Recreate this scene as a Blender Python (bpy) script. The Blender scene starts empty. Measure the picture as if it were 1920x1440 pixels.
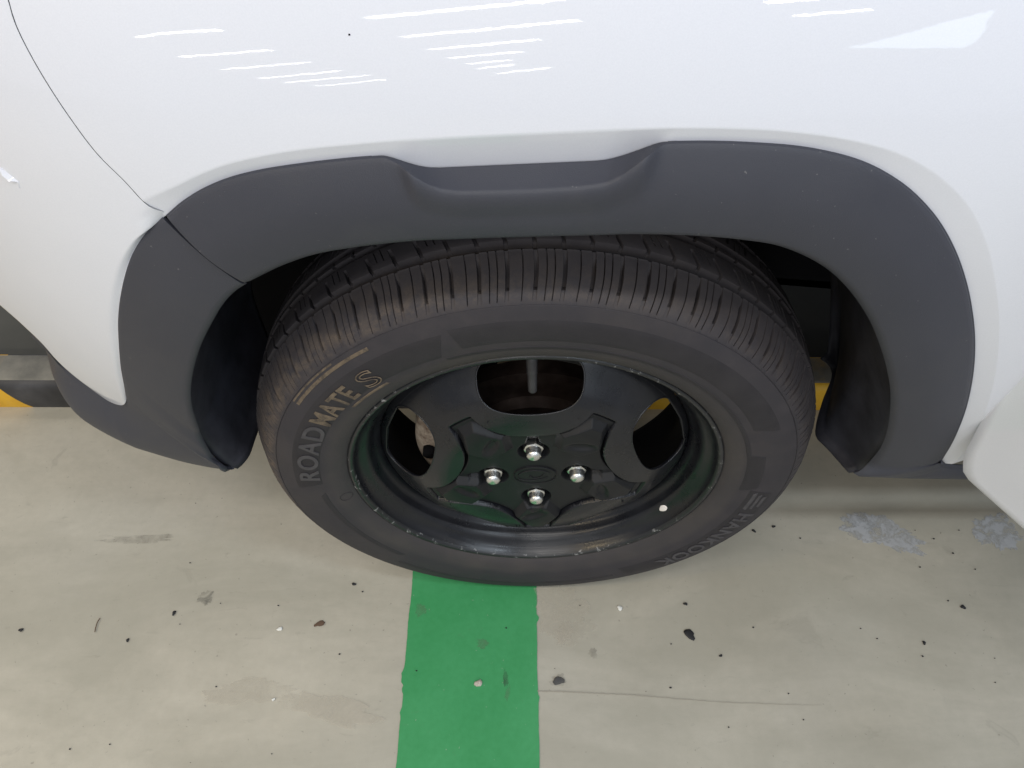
import bpy, bmesh, math, random
import numpy as np
from mathutils import Vector, Matrix

random.seed(7); rng = np.random.default_rng(11)
scene = bpy.context.scene
COL = scene.collection
R = math.radians

# ------------------------------------------------------------------ camera
F_PX, PITCH = 1484.13, 0.9039          # focal length in photo pixels, downward pitch
CAM = np.array([-0.0274, -0.4983, 1.134])
ZC = 0.325                             # wheel centre height
cam = bpy.data.cameras.new('camera'); cam_o = bpy.data.objects.new('camera', cam); COL.objects.link(cam_o)
cam.sensor_width = 36.0; cam.lens = F_PX / 1920 * 36; cam.clip_start = .02; cam.clip_end = 200
cam_o.location = CAM; cam_o.rotation_euler = (math.pi/2 - PITCH, 0, 0)
scene.camera = cam_o

# ------------------------------------------------------------------ world and lamps (covered car park)
world = bpy.data.worlds.new('World'); scene.world = world; world.use_nodes = True
bg = world.node_tree.nodes['Background']
bg.inputs[0].default_value = (0.84, 0.90, 1.0, 1); bg.inputs[1].default_value = 0.42

CEIL = 2.62
def tube(p0, p1, wide=.10, rad=26, col=(1.0, .985, .96)):
    p0, p1 = Vector((*p0, CEIL)), Vector((*p1, CEIL)); d = p1-p0
    l = bpy.data.lights.new('tube_and_fill_light', 'AREA'); l.shape = 'RECTANGLE'; l.size = d.length; l.size_y = wide
    l.energy = rad*math.pi*d.length*wide; l.color = col
    o = bpy.data.objects.new('tube_and_fill_light', l); COL.objects.link(o)
    o.location = (p0+p1)/2; o.rotation_euler = (0, 0, math.atan2(d.y, d.x))
# two receding rows of ceiling tubes behind the photographer, as they mirror in the paint
for a, b in [((-1.10, -4.89), (.26, -3.88)), ((-1.05, -6.30), (.37, -4.98)), ((-.99, -7.80), (.11, -6.51)), ((-.92, -9.26), (-.06, -8.07)), ((-.80, -10.62), (-.18, -9.55)), ((-.71, -12.08), (-.17, -10.72)), ((-.52, -13.98), (.39, -11.63)),
             ((-4.05, -6.66), (-2.46, -5.79)), ((-4.38, -9.49), (-2.77, -8.05)), ((-5.16, -13.01), (-3.01, -10.48)), ((-6.19, -17.9), (-3.22, -13.23)), ((-6.69, -21.64), (-3.07, -15.17)), ((-7.12, -26.4), (-3.22, -17.87)),
             ((1.80, -4.72), (2.18, -4.39)), ((1.42, -4.07), (1.69, -3.89))]:
    tube(a, b)
# unseen tubes added over this bay to light the floor, warm left, cool right
for x, c in ((-2.1, (1.0, .80, .50)), (-.4, (1.0, .97, .93)), (1.4, (.80, .90, 1.0))):
    tube((x-.6, -.95), (x+.6, -.95), .12, 30*(1.3 if x > 1 else 1), c); tube((x-.6, -2.3), (x+.6, -2.3), .12, 30*(1.3 if x > 1 else 1), c)

# unseen fill lamps added at front left to brighten bumper and door
tube((-4.2, -.9), (-3.0, -.9), .12, 24, (1.0, .90, .72)); tube((-3.6, 1.3), (-2.4, 1.3), .12, 20, (1.0, .93, .80)); tube((-4.2, -2.6), (-3.0, -2.6), .12, 30, (1.0, .90, .72))

scene.view_settings.view_transform = 'Standard'; scene.view_settings.look = 'None'
scene.view_settings.exposure = 0.08; scene.view_settings.gamma = 1.0
scene.render.engine = 'CYCLES'

# ------------------------------------------------------------------ calibrated rays (photo pixel -> world point on a surface)
CP, SP = math.cos(PITCH), math.sin(PITCH)
def ray(u, v):
    x = (u - 960) / F_PX; w = -(v - 720) / F_PX
    return np.array([x, CP + w * SP, -SP + w * CP])
def at_y(u, v, y):
    r = ray(u, v); return CAM + (y - CAM[1]) / r[1] * r
def at_z(u, v, z):
    r = ray(u, v); return CAM + (z - CAM[2]) / r[2] * r
# body side: lean of the sheet metal (degrees) by height, integrated to a section
TZ = np.array([.15, .25, .30, .40, .50, .60, .70, .78, .82, .86, .91, .95, 1.0, 1.04, 1.07])
TT = np.array([-60, -38, -24, -13, -7, -2, 2, 7, 13, 19, 26.5, 33, 45, 62, 78.])
ZZ = np.arange(.15, 1.07, .001); _t = np.interp(ZZ, TZ, TT)
_k = np.hanning(41); _k /= _k.sum(); _t = np.convolve(np.pad(_t, 20, mode='edge'), _k, 'valid')
YY = np.concatenate([[0], np.cumsum(np.tan(np.radians((_t[1:] + _t[:-1]) / 2)) * .001)])
YY += -.040 - np.interp(.82, ZZ, YY)
def Yw(x, z):
    x = np.asarray(x, float)
    return np.interp(z, ZZ, YY) + np.where(x < -.25, (x + .25) ** 2, 0) + .03 * (x - .1) ** 2
_ts = np.linspace(.2, 1.6, 1401)
def hit(u, v, off=0.0):
    r = ray(u, v); P = CAM + _ts[:, None] * r
    g = P[:, 1] - Yw(P[:, 0], P[:, 2]) - off
    i = int(np.argmax(g > 0)); t = _ts[i-1] + (_ts[i] - _ts[i-1]) * (-g[i-1]) / (g[i] - g[i-1])
    return CAM + t * r

def catmull(pts, sub=12):
    P = np.array(pts, float); P = np.vstack([2*P[0]-P[1], P, 2*P[-1]-P[-2]]); out = []
    for i in range(1, len(P)-2):
        p0, p1, p2, p3 = P[i-1], P[i], P[i+1], P[i+2]
        for s in np.arange(sub)/sub:
            out.append(.5*((2*p1)+(-p0+p2)*s+(2*p0-5*p1+4*p2-p3)*s*s+(-p0+3*p1-3*p2+p3)*s**3))
    out.append(P[-2]); return np.array(out)
def resample(P, n):
    P = np.asarray(P, float); d = np.r_[0, np.cumsum(np.linalg.norm(np.diff(P, axis=0), axis=1))]
    t = np.linspace(0, d[-1], n); return np.stack([np.interp(t, d, P[:, k]) for k in range(P.shape[1])], 1)
def curve(pts, n): return resample(catmull(pts), n)
def smooth(a, b, x): t = np.clip((x-a)/(b-a), 0, 1); return t*t*(3-2*t)

# ------------------------------------------------------------------ mesh and material helpers
def mesh_obj(name, V, Fc, mat=None, parent=None, sm=True, sharp=None):
    me = bpy.data.meshes.new(name)
    me.from_pydata([tuple(map(float, v)) for v in V], [], [tuple(map(int, f)) for f in Fc]); me.validate(); me.update()
    if sm: me.polygons.foreach_set('use_smooth', [True]*len(me.polygons))
    if mat: me.materials.append(mat)
    o = bpy.data.objects.new(name, me); COL.objects.link(o)
    if parent: o.parent = parent
    if sharp: set_sharp(me, sharp)
    return o
def set_sharp(me, deg):
    bm = bmesh.new(); bm.from_mesh(me)
    for e in bm.edges:
        if len(e.link_faces) == 2 and e.calc_face_angle(0) > R(deg): e.smooth = False
    bm.to_mesh(me); bm.free()
def grid_faces(m, n, close=False):
    f = []
    for i in range(m-1 if not close else m):
        for j in range(n-1):
            a = i*n+j; b = ((i+1) % m)*n+j; f.append((a, a+1, b+1, b))
    return f
def grid_obj(name, G, mat, parent, thick=0, outward=(0,-1,0), bevel=0, sharp=35, rim=None):
    m, n, _ = G.shape; V = G.reshape(-1, 3); Fc = grid_faces(m, n)
    a, b, c, d = [V[[f[k] for f in Fc]] for k in range(4)]
    nn = np.cross(c-a, d-b).sum(0)
    if np.dot(nn, outward) < 0: Fc = [f[::-1] for f in Fc]
    o = mesh_obj(name, V, Fc, mat, parent)
    if thick:
        s = o.modifiers.new('thickness', 'SOLIDIFY'); s.thickness = thick; s.offset = -1; s.use_even_offset = False
        if rim: o.data.materials.append(rim); s.material_offset_rim = 1; es = o.modifiers.new('split', 'EDGE_SPLIT'); es.split_angle = R(50)
        if bevel:
            b = o.modifiers.new('edge', 'BEVEL'); b.width = bevel; b.segments = 2; b.limit_method = 'ANGLE'; b.angle_limit = R(55)
    if sharp: set_sharp(o.data, sharp)
    return o
def lathe(name, prof, n, mat, parent, sharp=40, axis_closed=False):
    # prof: (radius, y) ; revolved about the y axis
    V = []; m = len(prof)
    for i in range(n):
        a = 2*math.pi*i/n; ca, sa = math.cos(a), math.sin(a)
        for r, y in prof: V.append((r*ca, y, r*sa))
    Fc = [f for f in grid_faces(n, m, True)]
    return mesh_obj(name, V, Fc, mat, parent, True, sharp)
def tube_mesh(P, rad, seg=8, closed=False):
    P = np.asarray(P, float); n = len(P); V = []; Fc = []
    for i in range(n):
        t = (P[(i+1) % n]-P[i-1]) if closed else (P[min(i+1, n-1)]-P[max(i-1, 0)])
        t = t/np.linalg.norm(t); h = np.array([0, 0, 1.]) if abs(t[2]) < .9 else np.array([1., 0, 0])
        a = np.cross(t, h); a /= np.linalg.norm(a); b = np.cross(t, a)
        r = rad[i] if hasattr(rad, '__len__') else rad
        for k in range(seg):
            w = 2*math.pi*k/seg; V.append(P[i]+r*(math.cos(w)*a+math.sin(w)*b))
    m = n if closed else n-1
    for i in range(m):
        for k in range(seg):
            j = (i+1) % n; Fc.append((i*seg+k, i*seg+(k+1) % seg, j*seg+(k+1) % seg, j*seg+k))
    if not closed: Fc += [tuple(range(seg))[::-1], tuple(range((n-1)*seg, n*seg))]
    return V, Fc
def join(parts):
    V = []; Fc = []
    for v, f in parts:
        o = len(V); V += [tuple(p) for p in v]; Fc += [tuple(i+o for i in q) for q in f]
    return V, Fc
def box(x0, x1, y0, y1, z0, z1):
    V = [(x, y, z) for x in (x0, x1) for y in (y0, y1) for z in (z0, z1)]
    return V, [(0,1,3,2),(4,6,7,5),(0,4,5,1),(2,3,7,6),(0,2,6,4),(1,5,7,3)]
def empty(name, loc=(0,0,0), parent=None):
    o = bpy.data.objects.new(name, None); COL.objects.link(o); o.location = loc
    o.empty_display_size = .05
    if parent: o.parent = parent
    return o
def tag(o, label=None, cat=None, group=None, kind=None):
    if label: o['label'] = label
    if cat: o['category'] = cat
    if group: o['group'] = group
    if kind: o['kind'] = kind
    return o

class Mat:
    """Small node builder around one Principled BSDF."""
    def __init__(s, name, col, rough=.5, metal=0, spec=.5, coat=0, coat_r=.03):
        s.m = bpy.data.materials.new(name); s.m.use_nodes = True; s.t = s.m.node_tree; s.n = s.t.nodes
        s.b = s.n['Principled BSDF']; s.set('Base Color', (*col, 1)); s.set('Roughness', rough); s.set('Metallic', metal)
        s.set('Specular IOR Level', spec); s.set('Coat Weight', coat); s.set('Coat Roughness', coat_r); s.co = None
    def set(s, k, v): s.b.inputs[k].default_value = v
    def link(s, a, b): s.t.links.new(a, b)
    def coord(s):
        if not s.co: s.co = s.n.new('ShaderNodeTexCoord').outputs['Object']
        return s.co
    def noise(s, scale, detail=4, rough=.55, vec=None, dist=0):
        k = s.n.new('ShaderNodeTexNoise'); k.inputs['Scale'].default_value = scale; k.inputs['Detail'].default_value = detail
        k.inputs['Roughness'].default_value = rough; k.inputs['Distortion'].default_value = dist
        s.link(vec or s.coord(), k.inputs['Vector']); return k.outputs['Fac']
    def scalevec(s, sx, sy, sz, loc=(0,0,0)):
        k = s.n.new('ShaderNodeMapping'); k.inputs['Scale'].default_value = (sx, sy, sz); k.inputs['Location'].default_value = loc
        s.link(s.coord(), k.inputs['Vector']); return k.outputs['Vector']
    def ramp(s, fac, stops):
        k = s.n.new('ShaderNodeValToRGB'); e = k.color_ramp.elements
        while len(e) < len(stops): e.new(.5)
        for i, (p, c) in enumerate(stops):
            e[i].position = p; e[i].color = (*c, 1) if hasattr(c, '__len__') else (c, c, c, 1)
        s.link(fac, k.inputs['Fac']); return k.outputs['Color']
    def math(s, op, a, b=None, c=None):
        k = s.n.new('ShaderNodeMath'); k.operation = op
        for i, x in enumerate((a, b, c)):
            if x is None: continue
            if isinstance(x, (int, float)): k.inputs[i].default_value = x
            else: s.link(x, k.inputs[i])
        return k.outputs[0]
    def mix(s, fac, a, b, mode='MIX'):
        k = s.n.new('ShaderNodeMix'); k.data_type = 'RGBA'; k.blend_type = mode
        for i, x in ((0, fac), (6, a), (7, b)):
            if isinstance(x, (int, float)): k.inputs[i].default_value = x
            elif isinstance(x, tuple): k.inputs[i].default_value = (*x, 1)
            else: s.link(x, k.inputs[i])
        return k.outputs[2]
    def sep(s):
        k = s.n.new('ShaderNodeSeparateXYZ'); s.link(s.coord(), k.inputs[0]); return k.outputs
    def col(s, c): s.link(c, s.b.inputs['Base Color'])
    def rough(s, c): s.link(c, s.b.inputs['Roughness'])
    def bump(s, h, strength=.3, dist=.001):
        k = s.n.new('ShaderNodeBump'); k.inputs['Strength'].default_value = strength; k.inputs['Distance'].default_value = dist
        s.link(h, k.inputs['Height']); s.link(k.outputs['Normal'], s.b.inputs['Normal'])

# white paint, clear coat
paint = Mat('white_paint', (.78, .795, .85), .42, 0, .4, 1.0, .02)
pn = paint.noise(900, 2); paint.col(paint.ramp(pn, [(.3, (.715, .732, .80)), (.7, (.745, .762, .83))]))
op = paint.n.new('ShaderNodeBump'); op.inputs['Strength'].default_value = .013; op.inputs['Distance'].default_value = .0008
paint.link(paint.noise(170, 2, .5), op.inputs['Height']); paint.link(op.outputs['Normal'], paint.b.inputs['Coat Normal'])
M_PAINT = paint.m
# grained black plastic
pl = Mat('grained_plastic', (.05, .05, .053), .50, 0, .5)
g1 = pl.noise(1500, 2, .5); g2 = pl.noise(7, 4)
pl.col(pl.ramp(g2, [(.3, (.038, .039, .048)), (.7, (.047, .047, .056))]))
dsp = pl.ramp(pl.noise(260, 2, .5), [(.735, 0.), (.77, 1.)]); smu = pl.ramp(pl.noise(16, 6, .68, dist=.5), [(.55, 0.), (.8, 1.)])
plc = pl.ramp(g2, [(.3, (.035, .037, .051)), (.7, (.044, .046, .060))])
pl.col(pl.mix(pl.math('MULTIPLY', dsp, .30), pl.mix(pl.math('MULTIPLY', smu, .22), plc, (.070, .068, .070)), (.30, .29, .28)))
pl.rough(pl.ramp(g2, [(.3, .46), (.7, .56)])); pl.bump(g1, .35, .0006); M_PLASTIC = pl.m
# liner
ln = Mat('liner_plastic', (.018, .018, .021), .6, 0, .35)
l1 = ln.noise(18, 5, .6); ln.col(ln.ramp(l1, [(.35, (.018, .018, .024)), (.75, (.045, .046, .060))])); ln.bump(l1, .3, .004); M_LINER = ln.m
dk = Mat('dark_underbody', (.005, .005, .006), .95, 0, .08); M_DARK = dk.m
M_SHUT = Mat('shut_line_shade', (.22, .225, .24), .6).m  # greys the panel edges to stand for shade in the gap
# tyre rubber, with dried mud on the shoulder
rb = Mat('tyre_rubber', (.04, .038, .04), .72, 0, .35)
rs = rb.sep(); rad = rb.math('SQRT', rb.math('ADD', rb.math('MULTIPLY', rs[0], rs[0]), rb.math('MULTIPLY', rs[2], rs[2])))
fine = rb.noise(700, 3); med = rb.noise(38, 6, .62); big = rb.noise(9, 4, .6)
base = rb.ramp(med, [(.25, (.031, .029, .035)), (.55, (.041, .037, .042)), (.8, (.054, .048, .052))])
ring = rb.math('MULTIPLY', rb.math('SMOOTH_MIN', rb.math('MULTIPLY', rb.math('SUBTRACT', rad, .299), 120), 1, .1),
               rb.math('SMOOTH_MIN', rb.math('MULTIPLY', rb.math('SUBTRACT', .328, rad), 60), 1, .1))
ring = rb.math('MAXIMUM', ring, 0)
leftw = rb.math('MAXIMUM', rb.math('MULTIPLY_ADD', rs[0], -1.5, .36), .16)
leftw = rb.math('MINIMUM', leftw, .75)
mud = rb.math('MULTIPLY', rb.math('MULTIPLY', ring, leftw), rb.ramp(rb.noise(55, 6, .7, dist=.6), [(.40, 0.), (.66, 1.)]))
mudc = rb.ramp(fine, [(.3, (.115, .085, .062)), (.8, (.20, .155, .115))])
dust = rb.math('MULTIPLY', rb.ramp(big, [(.5, 0.), (.8, 1.)]), .20)
trd_d = rb.math('MULTIPLY', rb.math('MAXIMUM', rb.math('MINIMUM', rb.math('MULTIPLY', rb.math('SUBTRACT', rad, .2995), 150), 1), 0), rb.ramp(med, [(.25, .45), (.75, .95)]))
bead = rb.math('MULTIPLY', rb.math('MAXIMUM', rb.math('MINIMUM', rb.math('MULTIPLY', rb.math('SUBTRACT', .2475, rad), 120), 1), 0), rb.ramp(big, [(.3, .25), (.7, .75)]))
c0 = rb.mix(trd_d, rb.mix(bead, base, (.062, .055, .053)), (.058, .052, .056))
c1 = rb.mix(dust, c0, (.10, .085, .07)); rb.col(rb.mix(mud, c1, mudc))
rb.rough(rb.ramp(med, [(.3, .62), (.7, .82)])); rb.bump(rb.math('ADD', rb.math('MULTIPLY', fine, .5), med), .22, .0012); M_RUBBER = rb.m
pn2 = Mat('sidewall_panel_rubber', (.027, .025, .029), .66, 0, .35)
q = pn2.noise(30, 5, .6); pn2.col(pn2.ramp(q, [(.3, (.023, .021, .025)), (.75, (.033, .030, .034))])); pn2.bump(pn2.noise(900, 2), .25, .0006); M_PANEL = pn2.m
lt = Mat('lettering_rubber', (.055, .052, .057), .7, 0, .35)
q = lt.noise(80, 4); lt.col(lt.ramp(q, [(.3, (.055, .052, .058)), (.75, (.082, .077, .082))])); M_LETTER = lt.m
tn = Mat('scuffed_lettering', (.20, .155, .11), .85, 0, .2)
q = tn.noise(95, 6, .72); tn.col(tn.ramp(q, [(.36, (.062, .053, .047)), (.50, (.135, .106, .078)), (.66, (.19, .148, .105))])); M_TAN = tn.m
# wheel paint
st = Mat('black_wheel_enamel', (.016, .017, .020), .30, 0, .5)
q = st.noise(24, 6, .65); st.col(st.ramp(q, [(.3, (.006, .0065, .009)), (.72, (.012, .0125, .0165))])); st.rough(st.ramp(q, [(.3, .22), (.75, .40)]))
st.bump(st.noise(500, 3), .08, .0005); M_STEEL = st.m
M_BARREL = Mat('matte_barrel', (.010, .009, .009), .85, 0, .15).m  # dark matte inside of the rim
lp = Mat('scraped_rim_lip', (.018, .019, .021), .36, 0, .5)
sc = lp.ramp(lp.noise(95, 5, .75, dist=.5), [(.585, 0.), (.66, 1.)])
lp.col(lp.mix(sc, (.017, .018, .020), (.30, .30, .30))); lp.rough(lp.ramp(lp.noise(40, 4), [(.3, .26), (.8, .46)])); M_LIP = lp.m
cv = Mat('wheel_cover_plastic', (.021, .023, .024), .42, 0, .22)
q = cv.noise(20, 6, .65); cv.col(cv.ramp(q, [(.3, (.010, .0105, .012)), (.62, (.015, .0155, .0175)), (.85, (.034, .034, .038))]))
cv.rough(cv.ramp(q, [(.3, .32), (.75, .50)])); cv.bump(cv.noise(900, 2), .12, .0004); M_COVER = cv.m
nt = Mat('zinc_nut', (.72, .72, .70), .30, 1.0)
q = nt.noise(260, 4); nt.rough(nt.ramp(q, [(.3, .24), (.75, .42)])); nt.col(nt.ramp(q, [(.3, (.66, .66, .645)), (.7, (.80, .80, .78))])); M_NUT = nt.m
rt = Mat('cast_iron', (.20, .15, .12), .8, .1)
q = rt.noise(60, 6, .7); rt.col(rt.ramp(q, [(.3, (.10, .06, .04)), (.5, (.30, .25, .20)), (.75, (.46, .41, .35))])); rt.bump(q, .4, .002); M_IRON = rt.m
ds = Mat('brake_steel', (.10, .07, .055), .5, .6)
q = ds.noise(50, 5); ds.col(ds.ramp(q, [(.35, (.022, .014, .011)), (.7, (.055, .040, .034))])); M_DISC = ds.m
wm = Mat('white_mark', (.80, .74, .70), .5); M_MARK = wm.m
rv = Mat('valve_rubber', (.03, .03, .033), .5); M_VALVE = rv.m

# floor: sealed concrete, mottled, stained
fl = Mat('sealed_concrete', (.36, .34, .29), .5, 0, .4)
n1 = fl.noise(1.7, 5, .55); n2 = fl.noise(6.5, 6, .62, dist=.4); n3 = fl.noise(70, 4, .6); n4 = fl.noise(420, 3, .6)
streak = fl.noise(3.2, 6, .65, vec=fl.scalevec(1, 5.5, 1), dist=.3)
b0 = fl.ramp(n1, [(.32, (.545, .485, .355)), (.5, (.50, .465, .36)), (.68, (.445, .438, .39))])
b1 = fl.mix(.62, b0, fl.ramp(n2, [(.25, (.39, .37, .31)), (.5, (.485, .455, .38)), (.75, (.545, .515, .44))]))
b2 = fl.mix(.40, b1, fl.ramp(streak, [(.3, (.385, .36, .305)), (.55, (.49, .46, .39)), (.8, (.54, .51, .435))]))
b3 = fl.mix(.14, b2, fl.ramp(n3, [(.3, (.33, .315, .275)), (.7, (.57, .545, .48))]))
speck = fl.ramp(fl.noise(150, 2, .5), [(.715, 0.), (.735, 1.)])
b4 = fl.mix(fl.math('MULTIPLY', speck, .45), b3, (.16, .145, .125))
halo = fl.ramp(fl.noise(11, 5, .6, vec=fl.scalevec(1, 1, 1, (3.1, 1.7, 0)), dist=.8), [(.66, 0.), (.70, 1.), (.73, .2), (.8, 0.)])
b5 = fl.mix(fl.math('MULTIPLY', halo, .22), b4, (.22, .20, .17))
cl = fl.ramp(fl.noise(2.3, 6, .62, vec=fl.scalevec(1, 2.4, 1, (5.2, .7, 0)), dist=.9), [(.38, 0.), (.62, 1.)])
b6 = fl.mix(fl.math('MULTIPLY', cl, .50), b5, (.33, .315, .255))
pore = fl.ramp(fl.noise(620, 2, .5), [(.66, 0.), (.71, 1.)])
b7 = fl.mix(fl.math('MULTIPLY', pore, .22), b6, (.24, .22, .18))
wear = fl.ramp(fl.noise(26, 6, .7, vec=fl.scalevec(1, 3.2, 1), dist=.6), [(.62, 0.), (.72, 1.)])
b8 = fl.mix(fl.math('MULTIPLY', wear, .30), b7, (.26, .24, .20))
fl.col(b8); fl.rough(fl.ramp(n2, [(.3, .42), (.75, .6)]))
fl.bump(fl.math('ADD', n3, fl.math('MULTIPLY', n4, .4)), .10, .001); M_FLOOR = fl.m
gr = Mat('green_floor_paint', (.05, .26, .115), .48, 0, .42)
q1 = gr.noise(5, 5, .6, dist=.3); q2 = gr.noise(120, 4)
g0 = gr.ramp(q1, [(.3, (.036, .275, .085)), (.7, (.062, .345, .130))])
scr = gr.ramp(gr.noise(9, 5, .7, vec=gr.scalevec(9, 1.2, 1)), [(.70, 0.), (.76, 1.)])
chip = gr.ramp(gr.noise(135, 2, .5), [(.735, 0.), (.75, 1.)])
g1_ = gr.mix(gr.math('MULTIPLY', scr, .26), g0, (.25, .40, .29)); g2_ = gr.mix(gr.math('MULTIPLY', chip, .55), g1_, (.35, .40, .33))
smd = gr.ramp(gr.noise(34, 5, .6, dist=.7), [(.66, 0.), (.74, 1.)])
g2_ = gr.mix(gr.math('MULTIPLY', smd, .30), g2_, (.10, .17, .10))
gr.col(gr.mix(.1, g2_, gr.ramp(q2, [(.3, (.03, .16, .07)), (.7, (.10, .38, .2))]))); gr.rough(gr.ramp(q1, [(.3, .42), (.7, .56)]))
gr.bump(q2, .10, .001); M_GREEN = gr.m
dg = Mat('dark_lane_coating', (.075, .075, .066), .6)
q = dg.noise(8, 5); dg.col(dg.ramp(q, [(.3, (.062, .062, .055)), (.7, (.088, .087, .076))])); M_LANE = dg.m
pt = Mat('pale_grey_patch', (.33, .345, .36), .6)  # pale grey, broken-up areas on the floor
q = pt.noise(60, 5, .6); pt.col(pt.ramp(q, [(.3, (.445, .455, .465)), (.7, (.505, .515, .53))])); pt.link(pt.ramp(pt.noise(48, 6, .68, dist=.4), [(.36, .12), (.56, .92)]), pt.b.inputs['Alpha']); M_PATCH = pt.m
jn = Mat('joint_dirt', (.34, .315, .265), .9); M_JOINT = jn.m
# wheel stop: black and yellow bands, top worn grey
ws = Mat('banded_stop_paint', (.03, .03, .03), .55)
w = ws.sep()
band = ws.math('FRACT', ws.math('MULTIPLY', ws.math('ADD', ws.math('MULTIPLY_ADD', w[2], .5, w[0]), .882+1.6), 1/1.6))
bandm = ws.math('GREATER_THAN', band, .5)
wn = ws.noise(22, 6, .65); blk = ws.ramp(ws.noise(9, 5, .6), [(.35, (.018, .018, .02)), (.6, (.05, .05, .055)), (.8, (.10, .10, .11))])
yel = ws.ramp(wn, [(.3, (.62, .33, .02)), (.6, (.80, .46, .03)), (.85, (.70, .45, .12))])
cb = ws.mix(bandm, blk, yel)
topm = ws.math('MULTIPLY', ws.math('GREATER_THAN', w[2], .0705), ws.ramp(ws.noise(14, 5, .6), [(.25, .45), (.5, .97)]))
ws.col(ws.mix(topm, cb, ws.ramp(wn, [(.3, (.15, .145, .125)), (.7, (.27, .255, .215))]))); M_STOP = ws.m
ch = Mat('black_rubber_crumb', (.016, .016, .018), .65); M_CHIP = ch.m
M_SMEAR = Mat('tar_smear', (.075, .075, .075), .8).m
pb = Mat('pale_stone', (.50, .44, .38), .8); q = pb.noise(300, 3); pb.col(pb.ramp(q, [(.3, (.40, .34, .29)), (.7, (.60, .54, .48))])); M_STONE = pb.m
br = Mat('brown_leaf_bit', (.12, .075, .05), .9); M_BROWN = br.m
wt = Mat('white_flake', (.78, .78, .74), .7); M_FLAKE = wt.m

# ------------------------------------------------------------------ setting
floor = mesh_obj('floor', [(-14, -16, 0), (14, -16, 0), (14, .425, 0), (-14, .425, 0)], [(0, 1, 2, 3)], M_FLOOR, sm=False); tag(floor, kind='structure')
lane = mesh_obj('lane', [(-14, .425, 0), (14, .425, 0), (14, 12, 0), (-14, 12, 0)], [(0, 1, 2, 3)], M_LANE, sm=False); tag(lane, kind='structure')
def wavy(x0, y0, x1, y1, n, amp, bumps=()):
    P = []
    for i in range(n):
        t = i/(n-1); x = x0+(x1-x0)*t; y = y0+(y1-y0)*t
        x += amp*math.sin(t*61+x0*40)+amp*.8*math.sin(t*143+1.3)+random.uniform(-amp, amp)*.5
        for by, bw, bh in bumps: x += bh*math.exp(-((y-by)/bw)**2)
        P.append((x, y))
    return P
Ls = wavy(-.1815, -1.3, -.179, .424, 420, .0005, [(-.128, .006, -.004), (-.138, .004, -.004), (-.150, .003, -.003), (-.180, .004, -.002)])
Rs = wavy(.0078, -1.3, .0095, .424, 420, .0004, [(-.047, .004, .004), (-.162, .002, .003)])
V = [(x, y, .0012) for x, y in Ls] + [(x, y, .0012) for x, y in Rs]; nL = len(Ls)
stripe = mesh_obj('painted_line', V, [(i, nL+i, nL+i+1, i+1) for i in range(nL-1)], M_GREEN, sm=False); tag(stripe, kind='structure')
# shrinkage crack across the slab, hairline
Pc = catmull([(.008, -.152), (.05, -.153), (.10, -.1555), (.15, -.158), (.21, -.163), (.29, -.168), (.40, -.171)], 16)
V = []
for i, (x, y) in enumerate(Pc):
    wd = .0007*(1-i/len(Pc))**.6*(.6+.6*random.random())+.00012; y += random.uniform(-.0004, .0004)
    V += [(x, y-wd, .0016), (x, y+wd, .0016)]
mesh_obj('crack', V, [(2*i, 2*i+2, 2*i+3, 2*i+1) for i in range(len(Pc)-1)], M_JOINT, floor, False)
def blob(cx, cy, rx, ry, n, jag, z, rot=0, seed=0):
    rr = random.Random(seed); k = [rr.uniform(-1, 1) for _ in range(n)]
    P = []
    for i in range(n):
        a = 2*math.pi*i/n; s = 1+jag*(.5*math.sin(3*a+seed)+.4*math.sin(5*a+2*seed)+.35*math.sin(9*a)+.55*k[i])
        x, y = rx*s*math.cos(a), ry*s*math.sin(a)
        P.append((cx+x*math.cos(rot)-y*math.sin(rot), cy+x*math.sin(rot)+y*math.cos(rot), z))
    return P
for i, (cx, cy, rx, ry, rot, sd) in enumerate([(.560, .093, .062, .026, -.35, 3), (.742, .095, .036, .030, .2, 5), (.535, .112, .026, .015, -.5, 9), (.462, .083, .022, .014, .1, 14)]):
    P = blob(cx, cy, rx, ry, 90, .22, .0008+.0001*i, rot, sd)
    if i < 3: mesh_obj('floor_patch', P, [tuple(range(len(P)))], M_PATCH, floor, False)

# old stains and rubbed-in smudges
def stain_mat(name, col, a1, sc):
    m_ = Mat(name, col, .55); m_.link(m_.ramp(m_.noise(sc, 6, .65, dist=.6), [(.34, 0.), (.68, a1)]), m_.b.inputs['Alpha']); return m_.m
M_PALE = stain_mat('pale_stain', (.60, .555, .465), .55, 14); M_SMUDGE = stain_mat('dark_smudge', (.20, .185, .155), .34, 42); M_SOOT = stain_mat('soot_smudge', (.06, .065, .06), .60, 70)
for n_, (u, v, rx, ry, rot, m_) in enumerate([(1050, 1148, .036, .042, .1, M_PALE), (1075, 1185, .030, .016, .5, M_PALE), (470, 1298, .060, .016, .05, M_PALE), (620, 1330, .070, .018, -.2, M_PALE),
        (262, 1012, .055, .007, .05, M_SMUDGE), (386, 1122, .011, .011, .6, M_SOOT), (905, 1208, .008, .007, 0, M_SMUDGE), (789, 1145, .008, .009, 0, M_SMUDGE), (948, 1272, .0035, .012, .05, M_SOOT),
        (952, 1300, .003, .010, -.2, M_SMUDGE), (1047, 1277, .011, .008, .2, M_SMUDGE), (1112, 1226, .006, .008, .3, M_SMUDGE)]):
    c_ = at_z(u, v, 0); P = blob(c_[0], c_[1], rx, ry, 48, .25, .0017+.00006*n_, rot, 20+n_)
    mesh_obj('stain', P, [tuple(range(len(P)))], m_, floor, False)
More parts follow.
